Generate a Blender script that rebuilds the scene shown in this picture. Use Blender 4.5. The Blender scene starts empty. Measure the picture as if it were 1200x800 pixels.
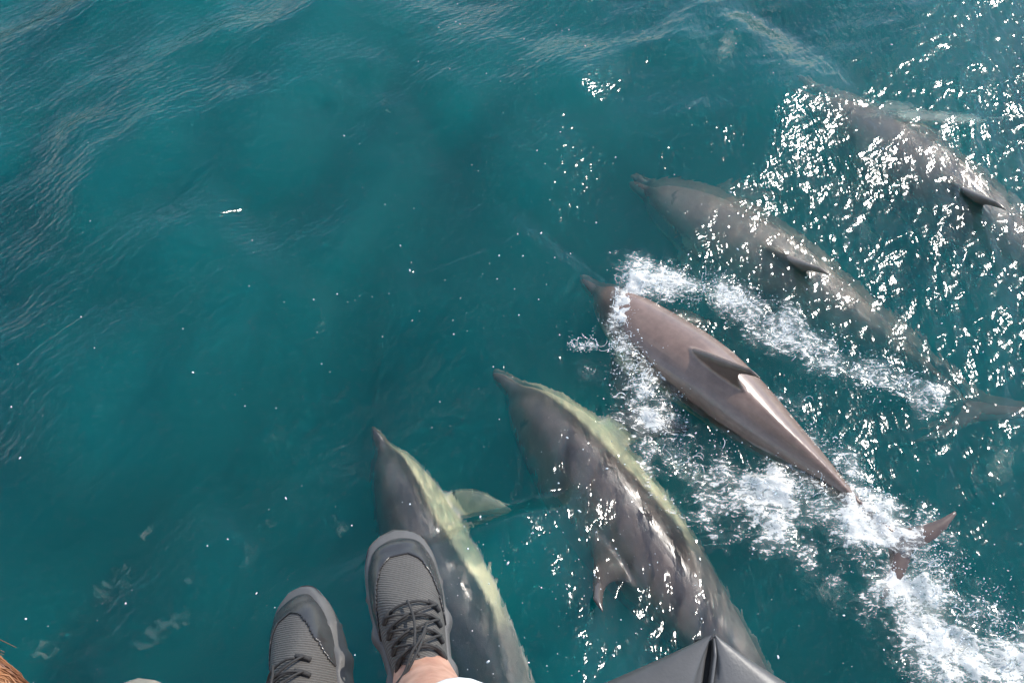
import bpy, bmesh, math, random
import numpy as np
from mathutils import Vector, Matrix

# ------------------------------------------------------------------ camera, sun, sky, exposure
S = bpy.context.scene
C = S.collection
rad = math.radians
EYE, PITCH, FOC = 3.35, 58.0, 924.0
cam = bpy.data.cameras.new('camera')
cam_o = bpy.data.objects.new('camera', cam)
C.objects.link(cam_o)
cam.sensor_width = 36
cam.lens = 36 * FOC / 1200
cam.clip_start, cam.clip_end = 0.02, 12000
cam_o.location = (0, 0, EYE)
cam_o.rotation_euler = (rad(90 - PITCH), 0, 0)
S.camera = cam_o
SUN_EL, SUN_AZ = rad(43), rad(50)
w = bpy.data.worlds.new('World')
S.world = w
w.use_nodes = True
bg = w.node_tree.nodes['Background']
sky = w.node_tree.nodes.new('ShaderNodeTexSky')
sky.sky_type = 'NISHITA'
sky.sun_disc = False
sky.sun_elevation, sky.sun_rotation = SUN_EL, SUN_AZ
sky.air_density, sky.dust_density, sky.ozone_density = 1.0, 0.3, 2.6
sk = w.node_tree
stc = sk.nodes.new('ShaderNodeTexCoord')
smp = sk.nodes.new('ShaderNodeMapping')
smp.inputs['Scale'].default_value = (1, 1, 1.7)
sk.links.new(stc.outputs['Generated'], smp.inputs['Vector'])
sno = sk.nodes.new('ShaderNodeTexNoise')                        # broken fair-weather cloud all round the sky
sno.inputs['Scale'].default_value = 6.5
sno.inputs['Detail'].default_value = 7
sno.inputs['Roughness'].default_value = 0.58
sno.inputs['Distortion'].default_value = 0.5
sk.links.new(smp.outputs[0], sno.inputs['Vector'])
smr = sk.nodes.new('ShaderNodeMapRange')
smr.interpolation_type = 'SMOOTHSTEP'
smr.inputs['From Min'].default_value, smr.inputs['From Max'].default_value, smr.inputs['To Max'].default_value = 0.545, 0.60, 0.85
sk.links.new(sno.outputs[0], smr.inputs[0])
smx = sk.nodes.new('ShaderNodeMix')
smx.data_type = 'RGBA'
smx.inputs[7].default_value = (9.0, 9.8, 10.4, 1)
sk.links.new(smr.outputs[0], smx.inputs[0])
sk.links.new(sky.outputs[0], smx.inputs[6])
sk.links.new(smx.outputs[2], bg.inputs[0])
bg.inputs[1].default_value = 0.15
sl = bpy.data.lights.new('sun', 'SUN')
sl.energy, sl.angle, sl.color = 2.8, rad(0.5), (1, 0.94, 0.85)
sun = bpy.data.objects.new('sun', sl)
C.objects.link(sun)
sun.rotation_euler = Vector((math.cos(SUN_EL) * math.sin(SUN_AZ), math.cos(SUN_EL) * math.cos(SUN_AZ), math.sin(SUN_EL))).to_track_quat('Z', 'Y').to_euler()
S.view_settings.view_transform = 'Standard'
S.view_settings.look = 'None'
S.view_settings.exposure = 0.68
S.render.engine = 'CYCLES'
S.cycles.use_denoising = True
S.cycles.max_bounces = 10
S.cycles.volume_bounces = 1
S.cycles.transparent_max_bounces = 16
S.cycles.sample_clamp_indirect = 6

# ------------------------------------------------------------------ helpers
rng = np.random.default_rng(11)


def at(u, v, z=0.0):
    """World point at height z seen at photograph pixel (u, v)."""
    t = rad(PITCH)
    a, b = u - 600, v - 400
    d = np.array([a, FOC * math.cos(t) - b * math.sin(t), -FOC * math.sin(t) - b * math.cos(t)])
    return np.array([0, 0, EYE]) + d * ((z - EYE) / d[2])


def hash3(ix, iy, iz, seed):
    h = (ix.astype(np.int64) * 374761393 + iy.astype(np.int64) * 668265263 + iz.astype(np.int64) * 2147483647 + seed * 974711) & 0xffffffff
    h = ((h ^ (h >> 13)) * 1274126177) & 0xffffffff
    return ((h ^ (h >> 16)) & 0xffff) / 65535.0


def noise3(x, y, z, seed=0):
    ix, iy, iz = np.floor(x), np.floor(y), np.floor(z)
    fx, fy, fz = x - ix, y - iy, z - iz
    fx, fy, fz = (f * f * (3 - 2 * f) for f in (fx, fy, fz))
    r = 0
    for dx in (0, 1):
        for dy in (0, 1):
            for dz in (0, 1):
                r = r + (fx if dx else 1 - fx) * (fy if dy else 1 - fy) * (fz if dz else 1 - fz) * hash3(ix + dx, iy + dy, iz + dz, seed)
    return r


def fbm(x, y, z=None, octaves=4, seed=0):
    z = np.zeros_like(x) if z is None else z
    r, a, t = 0, 1.0, 0
    for o in range(octaves):
        r = r + a * noise3(x * 2 ** o, y * 2 ** o, z * 2 ** o, seed + o)
        t += a
        a *= 0.5
    return r / t


def smooth(e0, e1, x):
    t = np.clip((x - e0) / (e1 - e0), 0, 1)
    return t * t * (3 - 2 * t)


def grid_faces(ny, nx, wrap=False):
    i = np.arange(ny * nx).reshape(ny, nx)
    if wrap:
        j = np.roll(i, -1, 1)
        return np.stack([i[:-1], j[:-1], j[1:], i[1:]], -1).reshape(-1, 4)
    return np.stack([i[:-1, :-1], i[:-1, 1:], i[1:, 1:], i[1:, :-1]], -1).reshape(-1, 4)


def np_mesh(name, V, F, smooth_=True):
    V = np.asarray(V, np.float32)
    F = np.asarray(F, np.int32)
    me = bpy.data.meshes.new(name)
    n, m = F.shape
    me.vertices.add(len(V))
    me.vertices.foreach_set('co', V.ravel())
    me.loops.add(n * m)
    me.loops.foreach_set('vertex_index', F.ravel())
    me.polygons.add(n)
    me.polygons.foreach_set('loop_start', np.arange(0, n * m, m, dtype=np.int32))
    me.polygons.foreach_set('use_smooth', np.full(n, smooth_))
    me.update(calc_edges=True)
    me.validate()
    return me


def mixed_mesh(name, V, F, smooth_=True):
    me = bpy.data.meshes.new(name)
    me.from_pydata([tuple(map(float, v)) for v in V], [], [tuple(map(int, f)) for f in F])
    me.polygons.foreach_set('use_smooth', [smooth_] * len(me.polygons))
    me.update()
    return me


def link(name, me, mat=None, parent=None, **props):
    o = bpy.data.objects.new(name, me)
    C.objects.link(o)
    if mat is not None:
        me.materials.append(mat)
    o.parent = parent
    for k, v in props.items():
        o[k] = v
    return o


def empty(name, loc, **props):
    o = bpy.data.objects.new(name, None)
    C.objects.link(o)
    o.location = loc
    o.empty_display_size = 0.1
    for k, v in props.items():
        o[k] = v
    return o


def new_mat(name):
    m = bpy.data.materials.new(name)
    m.use_nodes = True
    return m, m.node_tree.nodes, m.node_tree.links.new, m.node_tree.nodes['Principled BSDF']


def simple_mat(name, col, rough=0.6, noise=0.0, scale=40, bump=0.0, bump_scale=200, spec=0.5):
    m, N, L, b = new_mat(name)
    b.inputs['Base Color'].default_value = (*col, 1)
    b.inputs['Roughness'].default_value = rough
    b.inputs['Specular IOR Level'].default_value = spec
    tc = N.new('ShaderNodeTexCoord')
    if noise:
        n = N.new('ShaderNodeTexNoise')
        n.inputs['Scale'].default_value = scale
        n.inputs['Detail'].default_value = 5
        L(tc.outputs['Object'], n.inputs['Vector'])
        r = N.new('ShaderNodeMapRange')
        r.inputs['From Min'].default_value, r.inputs['From Max'].default_value = 0.3, 0.7
        r.inputs['To Min'].default_value, r.inputs['To Max'].default_value = 1 - noise, 1 + noise
        L(n.outputs[0], r.inputs[0])
        h = N.new('ShaderNodeMix')
        h.data_type, h.blend_type = 'RGBA', 'MULTIPLY'
        h.inputs[0].default_value = 1
        h.inputs[6].default_value = (*col, 1)
        L(r.outputs[0], h.inputs[7])
        L(h.outputs[2], b.inputs['Base Color'])
    if bump:
        n = N.new('ShaderNodeTexNoise')
        n.inputs['Scale'].default_value = bump_scale
        L(tc.outputs['Object'], n.inputs['Vector'])
        bp = N.new('ShaderNodeBump')
        bp.inputs['Strength'].default_value = bump
        bp.inputs['Distance'].default_value = 0.002
        L(n.outputs[0], bp.inputs['Height'])
        L(bp.outputs[0], b.inputs['Normal'])
    return m


def tube(points, radius, sides=8, closed_ends=True, up=(0, 0, 1)):
    """Tube along points; radius a number or one per point. Returns V, F (faces of mixed size)."""
    P = np.asarray(points, float)
    n = len(P)
    R = np.full(n, radius) if np.isscalar(radius) else np.asarray(radius, float)
    T = np.gradient(P, axis=0)
    T /= np.linalg.norm(T, axis=1)[:, None] + 1e-12
    V, F = [], []
    a = np.cross(T[0], up)
    if np.linalg.norm(a) < 1e-3:
        a = np.cross(T[0], (1, 0.3, 0))
    for i in range(n):
        a = a - T[i] * a.dot(T[i])
        a /= np.linalg.norm(a)
        b = np.cross(T[i], a)
        for k in range(sides):
            q = 2 * math.pi * k / sides
            V.append(P[i] + R[i] * (math.cos(q) * a + math.sin(q) * b))
    for i in range(n - 1):
        for k in range(sides):
            k2 = (k + 1) % sides
            F.append((i * sides + k, i * sides + k2, (i + 1) * sides + k2, (i + 1) * sides + k))
    if closed_ends:
        F.append(tuple(range(sides))[::-1])
        F.append(tuple((n - 1) * sides + k for k in range(sides)))
    return V, F


class Joined:
    def __init__(self):
        self.V, self.F = [], []

    def add(self, V, F):
        o = len(self.V)
        self.V += list(V)
        self.F += [tuple(i + o for i in f) for f in F]

    def mesh(self, name):
        return mixed_mesh(name, self.V, self.F)


def spline(P, n):
    """Catmull-Rom through P, n samples."""
    P = np.asarray(P, float)
    Q = np.vstack([2 * P[0] - P[1], P, 2 * P[-1] - P[-2]])
    out = []
    for t in np.linspace(0, len(P) - 1 - 1e-9, n):
        i = int(t)
        f = t - i
        a, b, c, d = Q[i:i + 4]
        out.append(0.5 * (2 * b + (c - a) * f + (2 * a - 5 * b + 4 * c - d) * f * f + (3 * b - a - 3 * c + d) * f ** 3))
    return np.array(out)


def dist_to_line(X, Y, P):
    """Distance from every (X, Y) to polyline P and the position 0..1 along it."""
    best = np.full(X.shape, 1e9)
    pos = np.zeros(X.shape)
    P = np.asarray(P)[:, :2]
    seg = np.linalg.norm(np.diff(P, axis=0), axis=1)
    cum = np.concatenate([[0], np.cumsum(seg)])
    for i in range(len(P) - 1):
        d = P[i + 1] - P[i]
        t = np.clip(((X - P[i, 0]) * d[0] + (Y - P[i, 1]) * d[1]) / (d @ d), 0, 1)
        r = np.hypot(X - P[i, 0] - t * d[0], Y - P[i, 1] - t * d[1])
        m = r < best
        best = np.where(m, r, best)
        pos = np.where(m, (cum[i] + t * seg[i]) / cum[-1], pos)
    return best, pos


# ------------------------------------------------------------------ water material
def water_material():
    m, N, L, b = new_mat('sea_water')
    N.remove(b)
    out = N['Material Output']
    tc = N.new('ShaderNodeTexCoord')

    def noise(scale, detail, rough=0.55, dist=0.0, vec=None):
        n = N.new('ShaderNodeTexNoise')
        n.inputs['Scale'].default_value = scale
        n.inputs['Detail'].default_value = detail
        n.inputs['Roughness'].default_value = rough
        n.inputs['Distortion'].default_value = dist
        L(vec or tc.outputs['Object'], n.inputs['Vector'])
        return n.outputs[0]

    def math_(op, a, c=None, d=None):
        n = N.new('ShaderNodeMath')
        n.operation = op
        for i, x in enumerate((a, c, d)):
            if x is None:
                continue
            if isinstance(x, (int, float)):
                n.inputs[i].default_value = x
            else:
                L(x, n.inputs[i])
        return n.outputs[0]

    # fine wind ripples run across the swell
    mp = N.new('ShaderNodeMapping')
    mp.inputs['Rotation'].default_value = (0, 0, rad(42))
    mp.inputs['Scale'].default_value = (2.1, 0.8, 1)
    L(tc.outputs['Object'], mp.inputs['Vector'])
    ch = N.new('ShaderNodeAttribute')
    ch.attribute_name = 'chop'
    h1 = noise(15, 2.0, 0.45, 0.5, mp.outputs[0])
    h2 = noise(19, 1.0, 0.4, 0.3, mp.outputs[0])
    def ripple(scale, turn, dist):
        q = N.new('ShaderNodeMapping')
        q.inputs['Rotation'].default_value = (0, 0, rad(turn))
        L(tc.outputs['Object'], q.inputs['Vector'])
        n = N.new('ShaderNodeTexWave')
        n.inputs['Scale'].default_value = scale
        n.inputs['Distortion'].default_value = dist
        n.inputs['Detail'].default_value = 2.5
        n.inputs['Detail Scale'].default_value = 0.55
        n.inputs['Detail Roughness'].default_value = 0.6
        L(q.outputs[0], n.inputs['Vector'])
        return n.outputs['Fac']

    rp = N.new('ShaderNodeAttribute')
    rp.attribute_name = 'ripple'
    h1 = math_('ADD', math_('MULTIPLY', h1, math_('ADD', math_('MULTIPLY', rp.outputs['Fac'], -0.45), 1.0)), math_('MULTIPLY', rp.outputs['Fac'], math_('ADD', math_('MULTIPLY', ripple(6.5, 38, 9.0), 0.26), math_('MULTIPLY', ripple(10.5, 60, 8.0), 0.155))))
    hh = math_('ADD', math_('MULTIPLY', h1, 0.7), math_('MULTIPLY', math_('MULTIPLY', h2, ch.outputs['Fac']), 0.55))
    bp = N.new('ShaderNodeBump')
    bp.inputs['Strength'].default_value = 1.0
    bp.inputs['Distance'].default_value = 0.0085
    L(hh, bp.inputs['Height'])
    fr = N.new('ShaderNodeFresnel')
    fr.inputs[0].default_value = 1.34
    L(bp.outputs[0], fr.inputs['Normal'])
    gl = N.new('ShaderNodeBsdfGlossy')
    gl.inputs['Roughness'].default_value = 0.095
    L(bp.outputs[0], gl.inputs['Normal'])
    tr = N.new('ShaderNodeBsdfTransparent')
    rf = N.new('ShaderNodeBsdfRefraction')
    rf.inputs['IOR'].default_value = 1.33
    rf.inputs['Roughness'].default_value = 0.0
    L(bp.outputs[0], rf.inputs['Normal'])
    see = N.new('ShaderNodeMixShader')
    see.inputs[0].default_value = 0.55
    L(tr.outputs[0], see.inputs[1])
    L(rf.outputs[0], see.inputs[2])
    surf = N.new('ShaderNodeMixShader')
    L(fr.outputs[0], surf.inputs[0])
    L(see.outputs[0], surf.inputs[1])
    L(gl.outputs[0], surf.inputs[2])
    # foam: the attribute says where, noise drawn out along the wake breaks it into lace over milky aerated water
    fo = N.new('ShaderNodeAttribute')
    fo.attribute_name = 'foam'
    mw = N.new('ShaderNodeMapping')
    mw.inputs['Rotation'].default_value = (0, 0, rad(47))
    mw.inputs['Scale'].default_value = (0.62, 1.15, 1)
    L(tc.outputs['Object'], mw.inputs['Vector'])
    f1 = noise(21, 9, 0.68, 1.8, mw.outputs[0])
    f2 = noise(62, 5, 0.6, 0.8, mw.outputs[0])
    ridge = math_('SUBTRACT', 1.0, math_('MULTIPLY', math_('ABSOLUTE', math_('SUBTRACT', noise(21, 6, 0.6, 1.1, mw.outputs[0]), 0.5)), 7.0))
    on = math_('MINIMUM', math_('MULTIPLY', fo.outputs['Fac'], 3.0), 1.0)
    det = math_('ADD', math_('ADD', math_('MULTIPLY', math_('SUBTRACT', f1, 0.5), 3.6), math_('MULTIPLY', math_('SUBTRACT', f2, 0.5), 2.4)), math_('MULTIPLY', ridge, 0.22))
    val = math_('ADD', fo.outputs['Fac'], math_('MULTIPLY', det, on))

    def ramp(x, lo, hi, top):
        mr = N.new('ShaderNodeMapRange')
        mr.interpolation_type = 'SMOOTHSTEP'
        mr.inputs['From Min'].default_value = lo
        mr.inputs['From Max'].default_value = hi
        mr.inputs['To Max'].default_value = top
        L(x, mr.inputs[0])
        return mr.outputs[0]

    milky = ramp(math_('ADD', fo.outputs['Fac'], math_('MULTIPLY', math_('SUBTRACT', f1, 0.5), math_('MULTIPLY', on, 1.1))), 0.15, 1.2, 0.45)
    white = ramp(val, 0.66, 1.15, 0.95)
    cover = math_('MAXIMUM', milky, white)
    fb = N.new('ShaderNodeBump')
    fb.inputs['Strength'].default_value = 0.8
    fb.inputs['Distance'].default_value = 0.007
    L(math_('ADD', f1, math_('MULTIPLY', f2, 0.35)), fb.inputs['Height'])
    fd = N.new('ShaderNodeBsdfPrincipled')
    fd.inputs['Base Color'].default_value = (0.82, 0.80, 0.75, 1)
    fd.inputs['Roughness'].default_value = 0.22
    L(fb.outputs[0], fd.inputs['Normal'])
    tl = N.new('ShaderNodeBsdfTranslucent')
    tl.inputs['Color'].default_value = (0.78, 0.80, 0.74, 1)
    fm = N.new('ShaderNodeMixShader')
    fm.inputs[0].default_value = 0.22
    L(fd.outputs[0], fm.inputs[1])
    L(tl.outputs[0], fm.inputs[2])
    fin = N.new('ShaderNodeMixShader')
    L(cover, fin.inputs[0])
    L(surf.outputs[0], fin.inputs[1])
    L(fm.outputs[0], fin.inputs[2])
    L(fin.outputs[0], out.inputs['Surface'])
    vs = N.new('ShaderNodeVolumeScatter')
    vs.inputs['Color'].default_value = (0.03, 0.84, 0.90, 1)
    vs.inputs['Density'].default_value = 0.76
    va = N.new('ShaderNodeVolumeAbsorption')
    va.inputs['Color'].default_value = (0.0, 0.60, 0.62, 1)
    va.inputs['Density'].default_value = 0.86
    ad = N.new('ShaderNodeAddShader')
    L(vs.outputs[0], ad.inputs[0])
    L(va.outputs[0], ad.inputs[1])
    L(ad.outputs[0], out.inputs['Volume'])
    return m


# ------------------------------------------------------------------ the sea
# white water left by the leaping dolphin: (line in photograph pixels, half-width in metres, strength)
FOAM = [
    ([(750, 322), (736, 352), (728, 392), (742, 432), (756, 466)], 0.060, 1.0),
    ([(742, 434), (772, 486), (800, 530), (826, 572)], 0.125, 0.66),
    ([(748, 330), (800, 338), (848, 345), (884, 362), (915, 385)], 0.080, 0.80),
    ([(905, 372), (952, 408), (1010, 434), (1085, 462)], 0.080, 0.52),
    ([(790, 480), (846, 552), (900, 584), (960, 612)], 0.085, 0.66),
    ([(925, 470), (962, 520), (1000, 566), (1040, 592)], 0.050, 0.66),
    ([(900, 568), (980, 600), (1040, 642), (1078, 690), (1112, 742), (1150, 800)], 0.125, 1.12),
    ([(1060, 640), (1112, 676), (1160, 724), (1180, 770)], 0.085, 0.60),
    ([(720, 412), (690, 405), (668, 408)], 0.025, 0.42),
]
CHOP = [([(650, 540), (800, 720)], 0.17, 2.0), ([(1190, 150), (1190, 230), (1170, 320)], 0.45, 0.85), ([(1060, 360), (1190, 440)], 0.35, 0.8), ([(690, 660), (700, 740), (730, 800)], 0.26, 1.3),
        ([(800, 640), (840, 740)], 0.15, 1.0), ([(1150, 560), (1000, 720), (1180, 740)], 0.30, 0.9), ([(700, 560), (780, 680)], 0.16, 1.3), ([(590, 640), (640, 720)], 0.12, 1.2),
        ([(900, 330), (1000, 380)], 0.22, 0.25)]
CRESTS = [([(-160, 420), (90, 240), (240, 135), (380, 40), (470, -40)], 0.12, 0.56), ([(-90, 200), (70, 90), (180, 0), (240, -60)], 0.115, 0.48), ([(-60, 500), (90, 370), (180, 325), (300, 250)], 0.06, 0.28),
          ([(500, 160), (640, 110), (780, 75), (910, 20)], 0.09, 0.40), ([(440, 350), (540, 345), (640, 270)], 0.04, 0.26), ([(100, 810), (205, 670), (280, 600)], 0.030, 0.16), ([(590, 590), (630, 715), (690, 870)], 0.125, 0.30)]


def foam_at(X, Y):
    f = np.zeros(X.shape)
    n1 = fbm(X * 9, Y * 9, None, 4, 5)
    n3 = fbm(X * 5.2 + 3, Y * 5.2, None, 3, 19)
    n2 = fbm(X * 3.1, Y * 3.1, None, 3, 9)
    for pts, wd, st in FOAM:
        d, t = dist_to_line(X, Y, [at(u, v) for u, v in pts])
        w_ = wd * (0.5 + 1.5 * n2)
        g = (0.72 * np.exp(-(d / w_) ** 2) + 0.42 * np.exp(-(d / w_ / 1.9) ** 2)) * st * (0.20 + 1.35 * n1) * (0.50 + 0.75 * smooth(.33, .56, n3))
        f = np.maximum(f, g)
    return f


def wave_field(X, Y, sp):
    r = np.random.default_rng(8)
    Z, DX, DY = np.zeros_like(X), np.zeros_like(X), np.zeros_like(X)
    chop = np.zeros_like(X)
    for pts, wd, st in CHOP:
        d, t = dist_to_line(X, Y, [at(u, v) for u, v in pts])
        chop = np.maximum(chop, st * np.exp(-(d / wd) ** 2))
    calm = smooth(-1.2, -2.6, X - 0.5 * (Y - 3.0))           # a little more swell towards the open side
    side = 0.62 + 0.25 * smooth(0.2, 2.2, X)
    gust = 0.55 + 0.9 * fbm(X * 0.9 + 7, Y * 0.9, None, 3, 40)
    for pts, hh, wd in CRESTS:
        ln = spline([at(u, v) for u, v in pts], 24)
        d, t = dist_to_line(X, Y, ln)
        ca, cb = ln[0], ln[-1]
        far = ((cb[0] - ca[0]) * (Y - ca[1]) - (cb[1] - ca[1]) * (X - ca[0])) > 0
        d = np.where(far, d, d / 2.3)
        Z += hh * np.exp(-(d / (wd * (0.8 + 0.4 * fbm(X * 1.7, Y * 1.7, None, 2, 33)))) ** 2) * smooth(0, .15, t) * smooth(1, .85, t) * (0.6 + 0.8 * fbm(X * 2.2 + 3, Y * 2.2, None, 2, 21)) * np.clip(1.6 - sp * 8, 0, 1)
    for i in range(110):
        lam = math.exp(r.uniform(math.log(0.055), math.log(2.6)))
        k = 2 * math.pi / lam
        a = rad(-42) + r.normal() * (0.28 if lam > 0.5 else 0.55)
        kx, ky = k * math.cos(a), k * math.sin(a)
        ph = r.uniform(0, 6.28)
        st = 0.021 if lam > 0.5 else 0.0165
        A = st / k
        m = np.clip(lam / sp / 3 - 1, 0, 1)
        if lam > 0.5:
            m = m * (0.85 + 0.45 * calm)
        else:
            m = m * gust * side
        p = kx * X + ky * Y + ph
        Z += A * np.sin(p) * m
        c = A * np.cos(p) * m
        DX += c * math.cos(a)
        DY += c * math.sin(a)
    for i in range(60):                                         # wind ripples, crests lined up with the swell
        lam = math.exp(r.uniform(math.log(0.042), math.log(0.13)))
        k = 2 * math.pi / lam
        a = rad(-34) + r.normal() * 0.30
        p = k * (math.cos(a) * X + math.sin(a) * Y) + r.uniform(0, 6.28)
        Z += 0.0125 / k * np.sin(p) * gust * side * np.clip(lam / sp / 3, 0, 1) * (sp < .02)
    for i in range(34):                                         # short steep chop raised by the animals
        lam = math.exp(r.uniform(math.log(0.05), math.log(0.32)))
        k = 2 * math.pi / lam
        a = rad(-20) + r.normal() * 0.26
        p = k * (math.cos(a) * X + math.sin(a) * Y) + r.uniform(0, 6.28)
        Z += 0.036 / k * np.sin(p) * chop * np.clip(lam / sp / 3 - 1, 0, 1)
    return Z, DX, DY, chop


def sheltered(X, Y):
    """Wind ripple left on the water: less in the bow wave and in the smooth water pushed up over each animal."""
    k = 1.0 - 0.72 * smooth(0.45, 1.7, X + 0.15 * (Y - 2))
    for pts, wd in (([(438, 503), (506, 640), (600, 820)], 0.36), ([(578, 438), (694, 570), (850, 770)], 0.42), ([(680, 328), (836, 450), (1014, 602)], 0.34)):
        d, t = dist_to_line(X, Y, [at(u, v) for u, v in pts])
        k = np.minimum(k, 0.22 + 0.78 * smooth(wd * .62, wd * 1.25, d))
    return k


def build_sea():
    st = 0.0085
    xs = np.concatenate([-np.geomspace(3500, 3.75, 46)[:-1], np.arange(-3.75, 3.7501, st), np.geomspace(3.75, 3500, 46)[1:]])
    ys = np.concatenate([-np.geomspace(3500, 0.6, 46)[:-1], np.arange(-0.6, 5.4001, st), np.geomspace(5.4, 3500, 46)[1:]])
    X, Y = np.meshgrid(xs, ys)
    ny, nx = X.shape
    sp = np.maximum(np.gradient(xs)[None, :], np.gradient(ys)[:, None])
    Z, DX, DY, chop = wave_field(X, Y, sp)
    near = (np.abs(X) < 4.2) & (np.abs(Y - 2.4) < 3.6)
    foam = np.zeros_like(X)
    foam[near] = foam_at(X[near], Y[near])
    rough = np.zeros_like(X)
    m = near & (foam > 0.02)
    rough[m] = fbm(X[m] * 11, Y[m] * 11, None, 4, 71) - 0.32
    Z += np.clip(foam, 0, 1) ** 1.3 * rough * 0.085
    V = np.stack([X + DX, Y + DY, Z], -1).reshape(-1, 3)
    F = grid_faces(ny, nx)
    me = np_mesh('sea', V, F)
    for nm, arr in (('foam', foam), ('chop', 0.16 + 0.36 * np.clip(chop, 0, 2)), ('ripple', sheltered(X, Y))):
        at_ = me.attributes.new(nm, 'FLOAT', 'POINT')
        at_.data.foreach_set('value', arr.astype(np.float32).ravel())
    link('sea', me, water_material(), kind='structure')
    Q = 3400
    bed = np_mesh('seabed', [(-Q, -Q, -6), (Q, -Q, -6), (Q, Q, -6), (-Q, Q, -6)], [(0, 1, 2, 3)])
    link('seabed', bed, simple_mat('seabed_mud', (0.16, 0.15, 0.12), 0.9, 0.3, 0.5), kind='structure')


build_sea()


# ------------------------------------------------------------------ dolphins
ST = np.array([0, .012, .03, .05, .064, .078, .10, .13, .17, .24, .33, .44, .55, .65, .75, .83, .89, .935, .965])
SW = np.array([.004, .010, .0135, .0165, .021, .031, .043, .054, .065, .078, .086, .084, .073, .056, .037, .022, .0135, .011, .006])
SU = np.array([.004, .008, .011, .0145, .024, .037, .048, .058, .067, .079, .087, .088, .080, .066, .050, .035, .025, .016, .007])
SD = np.array([.004, .010, .0135, .0165, .020, .026, .036, .050, .066, .084, .093, .092, .080, .064, .047, .033, .024, .016, .007])


def cinterp(x, xp, fp):
    """Smooth interpolation (Hermite with finite-difference slopes)."""
    m = np.gradient(fp, xp)
    i = np.clip(np.searchsorted(xp, x) - 1, 0, len(xp) - 2)
    h = xp[i + 1] - xp[i]
    t = (x - xp[i]) / h
    return (fp[i] * (1 + 2 * t) * (1 - t) ** 2 + m[i] * h * t * (1 - t) ** 2 + fp[i + 1] * t * t * (3 - 2 * t) + m[i + 1] * h * t * t * (t - 1))


def foil(le, te, thick, normal, n=14):
    """Closed fin from matching leading and trailing edge lines; thick at each station, along normal."""
    V, F = [], []
    k = len(le)
    for i in range(k):
        l, t = np.asarray(le[i], float), np.asarray(te[i], float)
        nn = np.asarray(normal[i] if np.ndim(normal) > 1 else normal, float)
        ring = []
        for j in range(n):
            q = 2 * math.pi * j / n
            c = 0.5 - 0.5 * math.cos(q)
            prof = math.sin(q) * (1 - 0.35 * c)
            ring.append(l + (t - l) * c + nn * thick[i] * 0.5 * prof)
        V += ring
    for i in range(k - 1):
        for j in range(n):
            j2 = (j + 1) % n
            F.append((i * n + j, i * n + j2, (i + 1) * n + j2, (i + 1) * n + j))
    F.append(tuple(range(n))[::-1])
    F.append(tuple((k - 1) * n + j for j in range(n)))
    return V, F


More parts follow.
